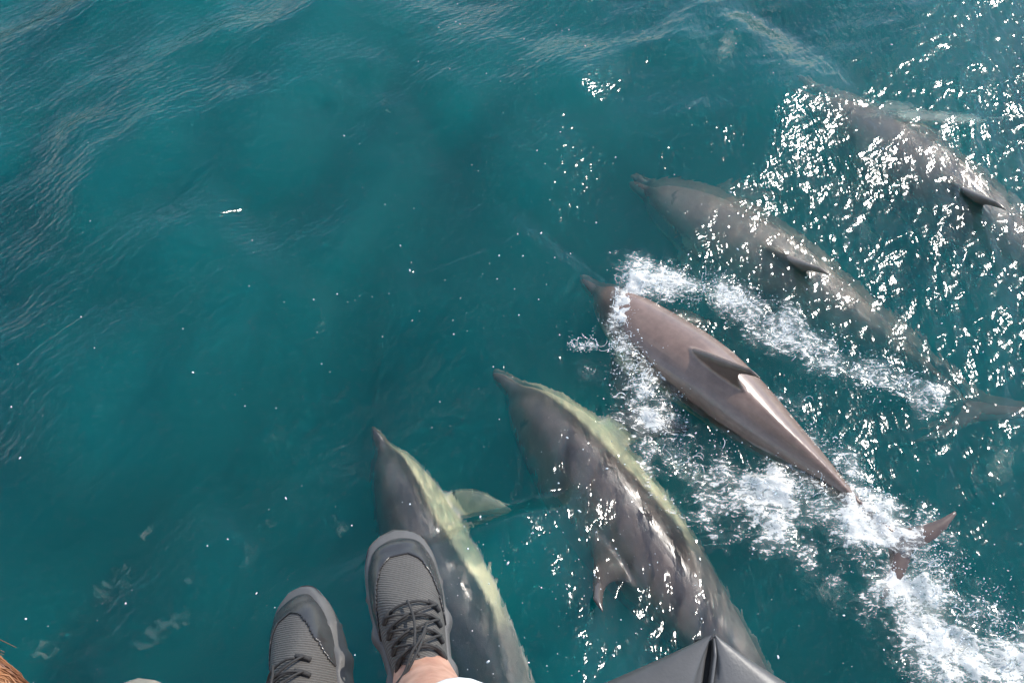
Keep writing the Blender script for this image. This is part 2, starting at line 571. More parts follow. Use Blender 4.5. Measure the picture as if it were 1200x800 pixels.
def canonical_dolphin():
    """One watertight dolphin, snout at x = 0, length 1, back up."""
    J = Joined()
    s = np.concatenate([np.linspace(0, .12, 26)[:-1], np.linspace(.12, .965, 60)])
    n = 40
    W_, U_, D_ = (cinterp(s, ST, a) for a in (SW, SU, SD))
    V, F = [], []
    for i in range(len(s)):
        for j in range(n):
            q = 2 * math.pi * j / n
            y, z = math.sin(q), math.cos(q)
            e = 0.92 + 0.5 * (z > 0) * max(0, min(1, (s[i] - .42) / .2))
            y = math.copysign(abs(y) ** e, y)
            z = math.copysign(abs(z) ** 0.92, z)
            zz = z * (U_[i] if z > 0 else D_[i])
            keel = 1 - 0.35 * max(0, min(1, (s[i] - .6) / .25)) * abs(z)
            V.append((s[i], y * W_[i] * keel, zz))
    for i in range(len(s) - 1):
        for j in range(n):
            j2 = (j + 1) % n
            F.append((i * n + j, (i + 1) * n + j, (i + 1) * n + j2, i * n + j2))
    F.append(tuple(range(n)))
    F.append(tuple((len(s) - 1) * n + j for j in range(n))[::-1])
    J.add(V, F)
    # dorsal fin: swept, hooked tip
    h = np.linspace(0, 1, 12)
    lx = .372 - .022 * (1 - h) ** 3 + .165 * h ** 0.92 + .012 * np.sin(h * math.pi)
    tx = .548 + .022 * (1 - h) ** 3 - .040 * np.sin(np.clip(h, 0, 1) ** 0.8 * math.pi * 0.95) + .028 * h ** 2
    lz = .070 + .120 * h ** 0.85 * (1 - 0.05 * h)
    tz = .070 + .116 * h
    J.add(*foil(list(zip(lx, 0 * h, lz)), list(zip(np.maximum(tx, lx + .006), 0 * h, tz)), .026 * (1 - h) ** 0.8 + .007, (0, 1, 0)))
    # flippers
    for sg in (1, -1):
        h = np.linspace(0, 1, 12)
        root = np.array([.205, sg * .052, -.045])
        tip = np.array([.330, sg * .165, -.105])
        le = [root + (tip - root) * t + np.array([-.022, sg * .020, 0]) * math.sin(math.pi * t) for t in h]
        ch = .062 * (1 - h) ** 0.55 + .004 + .012 * np.sin(math.pi * h)
        te = [le[i] + np.array([ch[i], -sg * ch[i] * .28, 0]) for i in range(12)]
        J.add(*foil(le, te, .022 * (1 - h) ** 0.7 + .007, (0, sg * 0.45, 0.89)))
    # flukes
    for sg in (1, -1):
        h = np.linspace(0, 1, 12)
        le = np.stack([.915 + .068 * h + .012 * np.sin(math.pi * h), sg * .125 * h, 0 * h], 1)
        te = np.stack([.975 + .010 * np.sin(h * math.pi) + .014 * h, sg * .125 * h, 0 * h], 1)
        te[:, 0] = np.maximum(te[:, 0], le[:, 0] + .006)
        J.add(*foil(le, te, .020 * (1 - h) ** 0.8 + .007, (0, 0, 1)))
    me = J.mesh('dolphin_blank')
    bm = bmesh.new()
    bm.from_mesh(me)
    bmesh.ops.recalc_face_normals(bm, faces=bm.faces)
    bm.to_mesh(me)
    bm.free()
    o = bpy.data.objects.new('dolphin_blank', me)
    C.objects.link(o)
    md = o.modifiers.new('r', 'REMESH')
    md.mode = 'VOXEL'
    md.voxel_size = 0.0034
    dg = bpy.context.evaluated_depsgraph_get()
    me2 = bpy.data.meshes.new_from_object(o.evaluated_get(dg))
    V = np.empty(len(me2.vertices) * 3, np.float32)
    me2.vertices.foreach_get('co', V)
    V = V.reshape(-1, 3).astype(float)
    F = np.empty(len(me2.polygons) * 4, np.int32)
    me2.loops.foreach_get('vertex_index', F)
    F = F.reshape(-1, 4)
    E_ = np.empty(len(me2.edges) * 2, np.int32)
    me2.edges.foreach_get('vertices', E_)
    E_ = E_.reshape(-1, 2)
    deg = np.bincount(E_.ravel(), minlength=len(V))[:, None]
    for lam in (0.6, -0.62, 0.6, -0.62, 0.6, -0.62, 0.5, -0.5, 0.5):
        acc = np.zeros_like(V)
        for c in range(3):
            acc[:, c] = np.bincount(E_[:, 0], V[E_[:, 1], c], len(V)) + np.bincount(E_[:, 1], V[E_[:, 0], c], len(V))
        V = V + lam * (acc / deg - V)
    bpy.data.objects.remove(o)
    bpy.data.meshes.remove(me)
    bpy.data.meshes.remove(me2)
    return V, F


def dolphin_material():
    m, N, L, b = new_mat('dolphin_skin')
    a = N.new('ShaderNodeAttribute')
    a.attribute_name = 'skin'
    tc = N.new('ShaderNodeTexCoord')
    n = N.new('ShaderNodeTexNoise')
    n.inputs['Scale'].default_value = 22
    n.inputs['Detail'].default_value = 8
    n.inputs['Roughness'].default_value = 0.65
    L(tc.outputs['Object'], n.inputs['Vector'])
    r = N.new('ShaderNodeMapRange')
    r.inputs['From Min'].default_value, r.inputs['From Max'].default_value = 0.3, 0.7
    r.inputs['To Min'].default_value, r.inputs['To Max'].default_value = 0.82, 1.18
    L(n.outputs[0], r.inputs[0])
    mx = N.new('ShaderNodeMix')
    mx.data_type, mx.blend_type = 'RGBA', 'MULTIPLY'
    mx.inputs[0].default_value = 1
    L(a.outputs['Color'], mx.inputs[6])
    L(r.outputs[0], mx.inputs[7])
    L(mx.outputs[2], b.inputs['Base Color'])
    b.inputs['Roughness'].default_value = 0.34
    b.inputs['Coat Weight'].default_value = 0.5
    b.inputs['Coat Roughness'].default_value = 0.16
    bp = N.new('ShaderNodeBump')
    bp.inputs['Strength'].default_value = 0.25
    bp.inputs['Distance'].default_value = 0.004
    L(n.outputs[0], bp.inputs['Height'])
    L(bp.outputs[0], b.inputs['Normal'])
    return m


CAPE, CREAM, FLANK, BELLY = np.array([.105, .088, .080]), np.array([.93, .90, .60]), np.array([.30, .275, .255]), np.array([.78, .76, .70])


def skin_colours(V, seed, cape=CAPE):
    s, y, z = V[:, 0], V[:, 1], V[:, 2]
    w_, u_, d_ = (cinterp(np.clip(s, 0, .965), ST, a) for a in (SW, SU, SD))
    ang = np.degrees(np.arctan2(np.abs(y) / np.maximum(w_, .004), z / np.where(z > 0, u_, d_)))    # 0 back .. 180 belly
    jag = (fbm(s * 60, y * 90, z * 90, 4, seed) - 0.5)
    line = cinterp(np.clip(s, 0, 1), np.array([0, .06, .12, .2, .3, .42, .50, .60, .72, .85, 1.]), np.array([95, 92, 84, 80, 80, 90, 97, 74, 60, 72, 90.])) + jag * 5
    low = cinterp(np.clip(s, 0, 1), np.array([0, .06, .12, .3, .5, .6, .8, 1.]), np.array([120, 118, 118, 122, 124, 122, 118, 120.])) + jag * 14
    k = smooth(-4, 4, ang - line)[:, None]
    front = 1 - smooth(.46, .56, s + jag * .05)[:, None]
    col = cape * (1 - k) + k * (CREAM * front + FLANK * (1 - front))
    kb = smooth(-5, 5, ang - low)[:, None]
    col = col * (1 - kb) + kb * BELLY
    beak = (1 - smooth(.05, .085, s))[:, None] * 0.75
    col = col * (1 - beak) + beak * np.array([.12, .105, .095])
    fin = ((z > u_ + .006) & (s > .36) & (s < .7)) | ((np.abs(y) > w_ + .008) & (s > .18)) | (s > .93)
    col[fin] = cape * 0.5
    hole = np.hypot((s - .128 - np.abs(y) * .35) / .004, y / .011)
    col[(hole < 1) & (z > 0)] = (.015, .013, .012)
    mott = fbm(s * 18, y * 30, z * 30, 4, seed + 50)[:, None]
    return np.clip(col * (0.8 + 0.4 * mott) * np.array([1.08, .98, .90]), 0, 1)


BODY_V, BODY_F = canonical_dolphin()
SKIN = dolphin_material()


def build_dolphin(pts, length, roll, fat, label, seed, cape=CAPE, warp=0.0, flipper=None):
    """pts: (pixel u, v, height z) along the back bone from snout to tail; roll in degrees, positive leans to its left."""
    P = spline([at(u, v, z) for u, v, z in pts], 200)
    d = np.concatenate([[0], np.cumsum(np.linalg.norm(np.diff(P, axis=0), axis=1))])
    if d[-1] < length:                                           # carry the line on to the tail
        t = P[-1] - P[-6]
        t /= np.linalg.norm(t)
        P = np.vstack([P, P[-1] + t * (length - d[-1] + .02)])
        d = np.append(d, length + .02)
    s = np.linspace(0, 1, 160)
    Q = np.stack([np.interp(s * length, d, P[:, c]) for c in range(3)], 1)
    for _ in range(6):
        Q[1:-1] = 0.25 * Q[:-2] + 0.5 * Q[1:-1] + 0.25 * Q[2:]
    T = np.gradient(Q, axis=0)
    T /= np.linalg.norm(T, axis=1)[:, None]
    side = np.cross(T, (0, 0, 1.0))
    side /= np.linalg.norm(side, axis=1)[:, None]
    up = np.cross(side, T)
    rr = rad(roll) if np.isscalar(roll) else np.radians(np.interp(s, np.linspace(0, 1, len(roll)), roll))
    cr, sr = (np.cos(rr), np.sin(rr))
    cr, sr = np.broadcast_to(cr, s.shape)[:, None], np.broadcast_to(sr, s.shape)[:, None]
    # x grows towards the tail, so "side" (tail direction x up) points to the animal's left
    side, up = side * cr - up * sr, up * cr + side * sr
    b = BODY_V.copy()
    b[:, 0] += warp * np.sin(np.clip(b[:, 0], 0, 1) * math.pi)
    f = lambda A: np.stack([np.interp(b[:, 0], s, A[:, c]) for c in range(3)], 1)
    sc = length * fat
    V = f(Q) + f(side) * (b[:, 1:2] * sc) + f(up) * (b[:, 2:3] * sc)
    base = f(Q).mean(0)
    me = np_mesh('dolphin', V - base, BODY_F)
    ca = me.color_attributes.new('skin', 'FLOAT_COLOR', 'POINT')
    col = np.ones((len(V), 4), np.float32)
    col[:, :3] = skin_colours(BODY_V, seed, cape)
    if flipper is not None:
        fl = (np.abs(BODY_V[:, 1]) > .088) & (BODY_V[:, 0] > .18) & (BODY_V[:, 0] < .5)
        col[fl, :3] = flipper
    ca.data.foreach_set('color', col.ravel())
    o = link('dolphin', me, SKIN, label=label, category='dolphin', group='common dolphins riding in front of the bow')
    o.location = base
    return o


build_dolphin([(438, 503, -.12), (466, 556, -.175), (500, 640, -.20), (540, 720, -.20), (584, 800, -.21), (640, 880, -.26)], 2.10, 52, 1.04,
              'submerged grey dolphin with a bright cream flank stripe passing under the dark trainer', 3, np.array([.095, .088, .082]), 0.0, (.34, .36, .25))
build_dolphin([(578, 438, -.11), (612, 468, -.175), (650, 512, -.225), (694, 570, -.26), (742, 634, -.265), (796, 700, -.22), (850, 762, -.18), (930, 860, -.22)], 2.30, 50, 1.20,
              'wide dark dolphin with cream stripe and hooked fin, its tail under the grey bow tip', 4, np.array([.115, .092, .082]), 0.022)
build_dolphin([(680, 328, -.06), (712, 354, -.09), (768, 402, -.085), (836, 450, -.055), (905, 508, -.045), (962, 556, -.04), (1014, 602, -.03), (1090, 659, .020)], 2.08, 8, 1.03,
              'brown dolphin breaking the surface with its bare back out of the white water', 5, np.array([.185, .130, .108]), -0.030)
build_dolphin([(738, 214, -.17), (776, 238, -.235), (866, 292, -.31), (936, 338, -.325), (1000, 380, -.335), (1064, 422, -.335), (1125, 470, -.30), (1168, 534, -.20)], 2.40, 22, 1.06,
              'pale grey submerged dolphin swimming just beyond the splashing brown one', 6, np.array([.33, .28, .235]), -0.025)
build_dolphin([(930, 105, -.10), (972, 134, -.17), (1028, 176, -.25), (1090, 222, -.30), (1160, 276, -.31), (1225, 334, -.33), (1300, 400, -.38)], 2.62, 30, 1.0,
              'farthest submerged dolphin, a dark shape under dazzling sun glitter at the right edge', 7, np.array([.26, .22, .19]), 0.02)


# ------------------------------------------------------------------ spray, floating bubbles, bubble clouds, painted sheen streaks
def surf(x, y):
    x, y = np.atleast_1d(np.asarray(x, float)), np.atleast_1d(np.asarray(y, float))
    return wave_field(x, y, np.full(x.shape, 0.0085))[0]


ICO_V = np.array([(0, 0, 1)] + [(0.894 * math.cos(k * 1.2566), 0.894 * math.sin(k * 1.2566), 0.447) for k in range(5)]
                 + [(0.894 * math.cos((k + .5) * 1.2566), 0.894 * math.sin((k + .5) * 1.2566), -0.447) for k in range(5)] + [(0, 0, -1)])
ICO_F = np.array([(0, k + 1, (k + 1) % 5 + 1) for k in range(5)] + [(k + 1, k + 6, (k + 1) % 5 + 1) for k in range(5)]
                 + [((k + 1) % 5 + 1, k + 6, (k + 1) % 5 + 6) for k in range(5)] + [(k + 6, 11, (k + 1) % 5 + 6) for k in range(5)])


def drops_mesh(name, P, R):
    """Many small drops joined; each drop stretched along a random direction."""
    n = len(P)
    d = rng.normal(size=(n, 3))
    d /= np.linalg.norm(d, axis=1)[:, None]
    st = rng.uniform(0, 1.2, n) ** 2
    V = np.repeat(ICO_V[None], n, 0) * R[:, None, None]
    V = V + (V * d[:, None, :]).sum(-1, keepdims=True) * d[:, None, :] * st[:, None, None]
    V = (V + P[:, None, :]).reshape(-1, 3)
    F = (ICO_F[None] + (np.arange(n) * 12)[:, None, None]).reshape(-1, 3)
    return np_mesh(name, V, F)


def foam_points(n, spread, weights=None):
    ws = np.array(weights if weights is not None else [st * wd * len(p) for p, wd, st in FOAM], float)
    out = []
    for i in rng.choice(len(FOAM), n, p=ws / ws.sum()):
        pts, wd, st = FOAM[i]
        k = rng.uniform(0, len(pts) - 1)
        a, f = int(k), k % 1
        p = at(*pts[a]) * (1 - f) + at(*pts[min(a + 1, len(pts) - 1)]) * f
        q = rng.normal(size=2) * wd * spread
        out.append((p[0] + q[0], p[1] + q[1]))
    return np.array(out)


spray_mat, N_, L_, b_ = new_mat('spray_water')
b_.inputs['Base Color'].default_value = (0.86, 0.89, 0.89, 1)
b_.inputs['Roughness'].default_value = 0.12
P2 = foam_points(9000, 0.95, [1.2, .7, 1.8, .9, .6, .4, 2.2, 1.0, .5])
P2 = P2[fbm(P2[:, 0] * 9, P2[:, 1] * 9, None, 3, 5) > 0.40]
hz = surf(P2[:, 0], P2[:, 1]) + rng.exponential(0.022, len(P2))
R_ = 0.0010 + 0.0026 * rng.random(len(P2)) ** 4
link('spray_droplets', drops_mesh('spray_droplets', np.column_stack([P2, hz]), R_), spray_mat, kind='stuff')

# ligaments of thrown water
J = Joined()
P3 = foam_points(260, 0.6, [2.0, .8, 2.4, .8, .4, .3, 1.6, .6, .3])
Z3 = surf(P3[:, 0], P3[:, 1])
for (x, y), z in zip(P3, Z3):
    a = rng.uniform(0, 6.28)
    ln = rng.uniform(.015, .06)
    hgt = rng.uniform(.008, .05)
    cv = rng.normal() * .6
    pts = []
    for t in np.linspace(0, 1, 6):
        aa = a + cv * t * 2
        pts.append((x + ln * t * math.cos(aa), y + ln * t * math.sin(aa), z - .004 + hgt * math.sin(t * 2.2)))
    r0 = rng.uniform(.0008, .0019)
    V, F = tube(pts, [r0 * 1.6, r0 * 1.2, r0, r0 * .7, r0 * .9, r0 * .3], 5)
    J.add(V, F)
link('splash_water', J.mesh('splash_water'), spray_mat, kind='stuff')

# bubbles afloat everywhere, thicker near the animals
n = 2600
u = rng.uniform(0, 1200, n)
v = rng.uniform(0, 800, n)
keep = rng.random(n) * 1.5 < np.clip(0.10 + 0.9 * smooth(250, 800, u + 0.25 * v), 0, 1) * (0.35 + 1.2 * (noise3(u / 90, v / 90, u * 0, 3) > 0.55))
B = np.array([at(a, c) for a, c in zip(u[keep], v[keep])])
B[:, 2] = surf(B[:, 0], B[:, 1]) + .0006
link('floating_bubbles', drops_mesh('floating_bubbles', B, 0.0010 + 0.0034 * rng.random(len(B)) ** 4), spray_mat, kind='stuff')


# pale patches: bubbles driven under the surface, and painted streaks of surface sheen
def cloud_material():
    m, N, L, b = new_mat('aerated_sheen')
    out = N['Material Output']
    b.inputs['Base Color'].default_value = (0.62, 0.68, 0.58, 1)
    b.inputs['Roughness'].default_value = 0.8
    t = N.new('ShaderNodeBsdfTransparent')
    tc = N.new('ShaderNodeTexCoord')
    n = N.new('ShaderNodeTexNoise')
    n.inputs['Scale'].default_value = 19
    n.inputs['Detail'].default_value = 8
    n.inputs['Distortion'].default_value = 1.5
    L(tc.outputs['Object'], n.inputs['Vector'])
    a = N.new('ShaderNodeAttribute')
    a.attribute_name = 'dense'
    r = N.new('ShaderNodeMath')
    r.operation = 'MULTIPLY_ADD'
    L(n.outputs[0], r.inputs[0])
    r.inputs[1].default_value = 1.6
    r.inputs[2].default_value = -1.35
    q = N.new('ShaderNodeMath')
    q.operation = 'ADD'
    L(r.outputs[0], q.inputs[0])
    L(a.outputs['Fac'], q.inputs[1])
    mr = N.new('ShaderNodeMapRange')
    mr.interpolation_type = 'SMOOTHSTEP'
    mr.inputs['From Min'].default_value, mr.inputs['From Max'].default_value, mr.inputs['To Max'].default_value = 0.0, 0.8, 0.52
    L(q.outputs[0], mr.inputs[0])
    x = N.new('ShaderNodeMixShader')
    L(mr.outputs[0], x.inputs[0])
    L(t.outputs[0], x.inputs[1])
    L(b.outputs[0], x.inputs[2])
    L(x.outputs[0], out.inputs['Surface'])
    return m


CLOUDS = [  # pixel centre, half length and half width in metres, turn of the long side in degrees, depth, density
    (852, 58, .34, .13, 62, -.10, .95), (1075, 38, .13, .045, 35, -.07, 1.0), (1130, 45, .26, .13, 50, -.12, .85), (905, 12, .25, .10, 30, -.1, .85), (1160, 100, .20, .08, 50, -.1, .7),
    (455, 130, .11, .055, 75, -.08, .9), (400, 235, .20, .14, 60, -.14, .62), (330, 505, .40, .10, 52, -.16, .62), (175, 625, .12, .09, 60, -.10, .85),
    (130, 690, .34, .22, 40, -.16, .72), (225, 680, .10, .04, 30, -.08, .8), (200, 730, .28, .12, 40, -.12, .8), (300, 640, .32, .12, 60, -.16, .70), (250, 420, .45, .30, 50, -.2, .6),
    (380, 390, .35, .25, 50, -.2, .6), (60, 760, .2, .12, 40, -.12, .72), (400, 620, .2, .12, 70, -.14, .75), (995, 225, .30, .16, -50, -.16, 1.0), (1010, 270, .20, .10, -60, -.14, .9),
    (1165, 545, .26, .13, 62, -.20, 1.05), (1095, 139, .62, .085, -3, -.035, 1.7), (1040, 128, .30, .08, -4, -.05, 1.6), (1180, 190, .3, .2, -50, -.2, .8), (810, 330, .35, .14, -30, -.10, .9), (800, 545, .38, .16, -45, -.09, 1.0), (900, 610, .42, .15, -45, -.09, 1.0), (1060, 690, .5, .2, -50, -.10, 1.1),  # flat streaks by the farthest dolphin: surface sheen put in as pale colour
    (575, 603, .17, .09, -10, -.12, .85), (604, 643, .04, .03, 0, -.05, .95), (960, 690, .25, .18, -40, -.16, .8)]
cm = cloud_material()
for i, (u, v, a, b, rot, z, den) in enumerate(CLOUDS):
    k = 22
    gx, gy = np.meshgrid(np.linspace(-1, 1, k), np.linspace(-1, 1, k))
    rr = np.hypot(gx, gy)
    c = at(u, v, z)
    q = rad(rot)
    x = c[0] + a * gx * math.cos(q) - b * gy * math.sin(q)
    y = c[1] + a * gx * math.sin(q) + b * gy * math.cos(q)
    zz = z + 0.05 * (fbm(x * 4, y * 4, None, 3, i) - .5)
    me = np_mesh('bubble_sheen_patch', np.stack([x, y, zz], -1).reshape(-1, 3), grid_faces(k, k))
    d_ = me.attributes.new('dense', 'FLOAT', 'POINT')
    d_.data.foreach_set('value', (den * (1 - smooth(.05, 1.0, rr + .6 * (fbm(x * 7, y * 7, None, 3, i + 60) - .5))) - .02).astype(np.float32).ravel())
    link('bubble_sheen_patch', me, cm, kind='stuff')


# ------------------------------------------------------------------ the boat's bow
def boat():
    root = empty('boat', (0.244, 0.207, 2.35), label='blunt grey rubber bow tip of the boat with a dark split seam', category='boat')
    O = np.array([0.244, 0.207, 2.35])
    rubber = simple_mat('grey_rubber', (0.085, 0.083, 0.081), 0.42, 0.30, 11, 0.12, 300)
    inner = simple_mat('gap_shade', (0.012, 0.012, 0.012), 0.9)
    paint = simple_mat('hull_paint', (0.55, 0.56, 0.56), 0.35, 0.05, 6)
    dL, dR, dS = np.array([-.144, -.056, 0]), np.array([.0925, -.056, 0]), np.array([-.0150, -.056, 0])
    dL, dR = dL / np.linalg.norm(dL), dR / np.linalg.norm(dR)
    dS = dS / np.linalg.norm(dS)
    for name, d, sg in (('bow_panel', dL, -1), ('bow_panel', dR, 1)):
        T = np.concatenate([np.linspace(0.004, .12, 24), np.linspace(.12, 2.2, 26)[1:]])
        prof = [(0, -.030), (0.0, -.006), (.004, -.001), (.012, .0005)]
        rows = []
        for t in T:
            back = t if t < 0.5 else 0.5 + (t - .5) * 0.55
            sm = dS * back * 1.0 + np.array([sg * (.0012 + .0026 * min(1, t / .03)), 0, 0])
            ed = d * (t * 1.0)
            if t > .9:
                ed = d * .9 + np.array([sg * .10, -1, 0]) * (t - .9) * 1.0
            wdt = np.linalg.norm(ed - sm) + 1e-6
            e = (ed - sm) / wdt
            sag = -.02 * t
            r = min(.028, .012 + .3 * wdt)
            row = [sm + e * min(a, wdt * .4) + np.array([0, 0, z + sag]) for a, z in prof]
            for f in np.linspace(.2, .85, 7):
                row.append(sm + e * wdt * f + np.array([0, 0, sag + .004 * math.sin(f * 3.1)]))
            cx = max(wdt - r * .6, wdt * .86)
            for q in np.linspace(.15, 1.0, 8):
                row.append(sm + e * (cx + (wdt - cx) * math.sin(q * math.pi / 2)) + np.array([0, 0, sag - r * (1 - math.cos(q * math.pi / 2))]))
            row.append(sm + e * (wdt - .004) + np.array([0, 0, sag - r - .05]))
            row.append(sm + e * wdt * .93 + np.array([0, 0, sag - r - .10]))
            rows.append(row)
        A = np.array(rows)
        F = grid_faces(A.shape[0], A.shape[1])
        me = np_mesh(name, A.reshape(-1, 3), F if sg > 0 else F[:, ::-1])
        link(name, me, rubber, root)
    # near-black tube under the split: the slit's shade put in as colour
    g = Joined()
    V, F = tube([dS * t + np.array([0, 0, -.026 - .02 * t]) for t in np.linspace(.006, .6, 20)], .016, 8)
    g.add(V, F)
    link('seam_shade', g.mesh('seam_shade'), inner, root)
    # welt along one lip of the split
    V, F = tube([dS * t + np.array([.0052 * min(1, t / .02) + .001, 0, .0004 - .02 * t]) for t in np.linspace(.006, .6, 30)], .0021, 8)
    link('seam_welt', mixed_mesh('seam_welt', V, F), rubber, root)
    # flared hull falling away under the bow to the water
    top = [(-1.9, -2.6), (-1.05, -.62), (-.80, -.36), (-.12, -.07), (0, -.03), (.10, -.085), (.72, -.50), (.98, -.75), (1.5, -2.6)]
    bot = [(-1.3, -3.2), (-.75, -2.6), (-.45, -2.2), (-.06, -1.75), (0, -1.7), (.06, -1.75), (.45, -2.2), (.75, -2.6), (1.1, -3.2)]
    A = []
    for t in np.linspace(0, 1, 14):
        k = t ** 0.7
        A.append([(a[0] * (1 - k) + b[0] * k, a[1] * (1 - k) + b[1] * k, -.09 - t * 2.6) for a, b in zip(top, bot)])
    A = np.array(A)
    link('hull', np_mesh('hull', A.reshape(-1, 3), grid_faces(A.shape[0], A.shape[1])), paint, root)
    deck = [(x, y, -.12) for x, y in top]
    link('deck', mixed_mesh('deck', deck, [tuple(range(len(deck)))[::-1]], False), paint, root)


boat()


# ------------------------------------------------------------------ people on the bow
def skin_body(name, joints, bones, levels=2):
    """One continuous surface grown over a skeleton: joints {key: (x, y, z, radius or (rx, ry))}."""
    keys = list(joints)
    me = bpy.data.meshes.new(name)
    me.from_pydata([joints[k][:3] for k in keys], [(keys.index(a), keys.index(b)) for a, b in bones], [])
    o = bpy.data.objects.new(name, me)
    C.objects.link(o)
    o.modifiers.new('skin', 'SKIN')
    me.skin_vertices.new() if not me.skin_vertices else None
    for i, k in enumerate(keys):
        r = joints[k][3]
        me.skin_vertices[0].data[i].radius = (r, r) if np.isscalar(r) else r
    me.skin_vertices[0].data[0].use_root = True
    sb = o.modifiers.new('sub', 'SUBSURF')
    sb.levels = sb.render_levels = levels
    dg = bpy.context.evaluated_depsgraph_get()
    out = bpy.data.meshes.new_from_object(o.evaluated_get(dg))
    out.name = name
    out.polygons.foreach_set('use_smooth', [True] * len(out.polygons))
    bpy.data.objects.remove(o)
    bpy.data.meshes.remove(me)
    return out


def skin_material():
    m, N, L, b = new_mat('human_skin')
    tc = N.new('ShaderNodeTexCoord')
    n = N.new('ShaderNodeTexNoise')
    n.inputs['Scale'].default_value = 35
    n.inputs['Detail'].default_value = 6
    L(tc.outputs['Object'], n.inputs['Vector'])
    cr = N.new('ShaderNodeValToRGB')
    cr.color_ramp.elements[0].color = (.46, .235, .165, 1)
    cr.color_ramp.elements[1].color = (.62, .36, .26, 1)
    cr.color_ramp.elements[0].position, cr.color_ramp.elements[1].position = .35, .65
    L(n.outputs[0], cr.inputs[0])
    L(cr.outputs[0], b.inputs['Base Color'])
    b.inputs['Roughness'].default_value = .5
    b.inputs['Subsurface Weight'].default_value = .15
    b.inputs['Subsurface Radius'].default_value = (.01, .004, .002)
    bp = N.new('ShaderNodeBump')
    bp.inputs['Strength'].default_value = .25
    bp.inputs['Distance'].default_value = .002
    n2 = N.new('ShaderNodeTexNoise')
    n2.inputs['Scale'].default_value = 180
    L(tc.outputs['Object'], n2.inputs['Vector'])
    L(n2.outputs[0], bp.inputs['Height'])
    L(bp.outputs[0], b.inputs['Normal'])
    return m


def knit_material():
    m, N, L, b = new_mat('grey_knit')
    tc = N.new('ShaderNodeTexCoord')
    mp = N.new('ShaderNodeMapping')
    mp.inputs['Rotation'].default_value = (0, 0, rad(28))
    L(tc.outputs['Object'], mp.inputs['Vector'])
    wv = N.new('ShaderNodeTexWave')
    wv.bands_direction = 'Y'
    wv.inputs['Scale'].default_value = 105
    wv.inputs['Distortion'].default_value = 1.2
    wv.inputs['Detail'].default_value = 2
    wv.inputs['Detail Scale'].default_value = 3
    L(mp.outputs[0], wv.inputs['Vector'])
    n = N.new('ShaderNodeTexNoise')
    n.inputs['Scale'].default_value = 320
    n.inputs['Detail'].default_value = 3
    L(tc.outputs['Object'], n.inputs['Vector'])
    mx = N.new('ShaderNodeMath')
    mx.operation = 'MULTIPLY_ADD'
    L(n.outputs[0], mx.inputs[0])
    mx.inputs[1].default_value = .8
    L(wv.outputs[1], mx.inputs[2])
    cr = N.new('ShaderNodeValToRGB')
    cr.color_ramp.elements[0].color = (.058, .054, .050, 1)
    cr.color_ramp.elements[1].color = (.118, .110, .101, 1)
    cr.color_ramp.elements[0].position, cr.color_ramp.elements[1].position = .25, .95
    L(mx.outputs[0], cr.inputs[0])
    L(cr.outputs[0], b.inputs['Base Color'])
    b.inputs['Roughness'].default_value = .85
    bp = N.new('ShaderNodeBump')
    bp.inputs['Strength'].default_value = .7
    bp.inputs['Distance'].default_value = .0012
    L(mx.outputs[0], bp.inputs['Height'])
    L(bp.outputs[0], b.inputs['Normal'])
    return m


SHY = np.array([-.075, -.065, -.045, 0, .05, .10, .15, .185, .205, .215])
SHW = np.array([.010, .024, .031, .034, .037, .044, .0465, .040, .027, .008])
SHH = np.array([.085, .092, .098, .104, .098, .082, .064, .052, .042, .028])


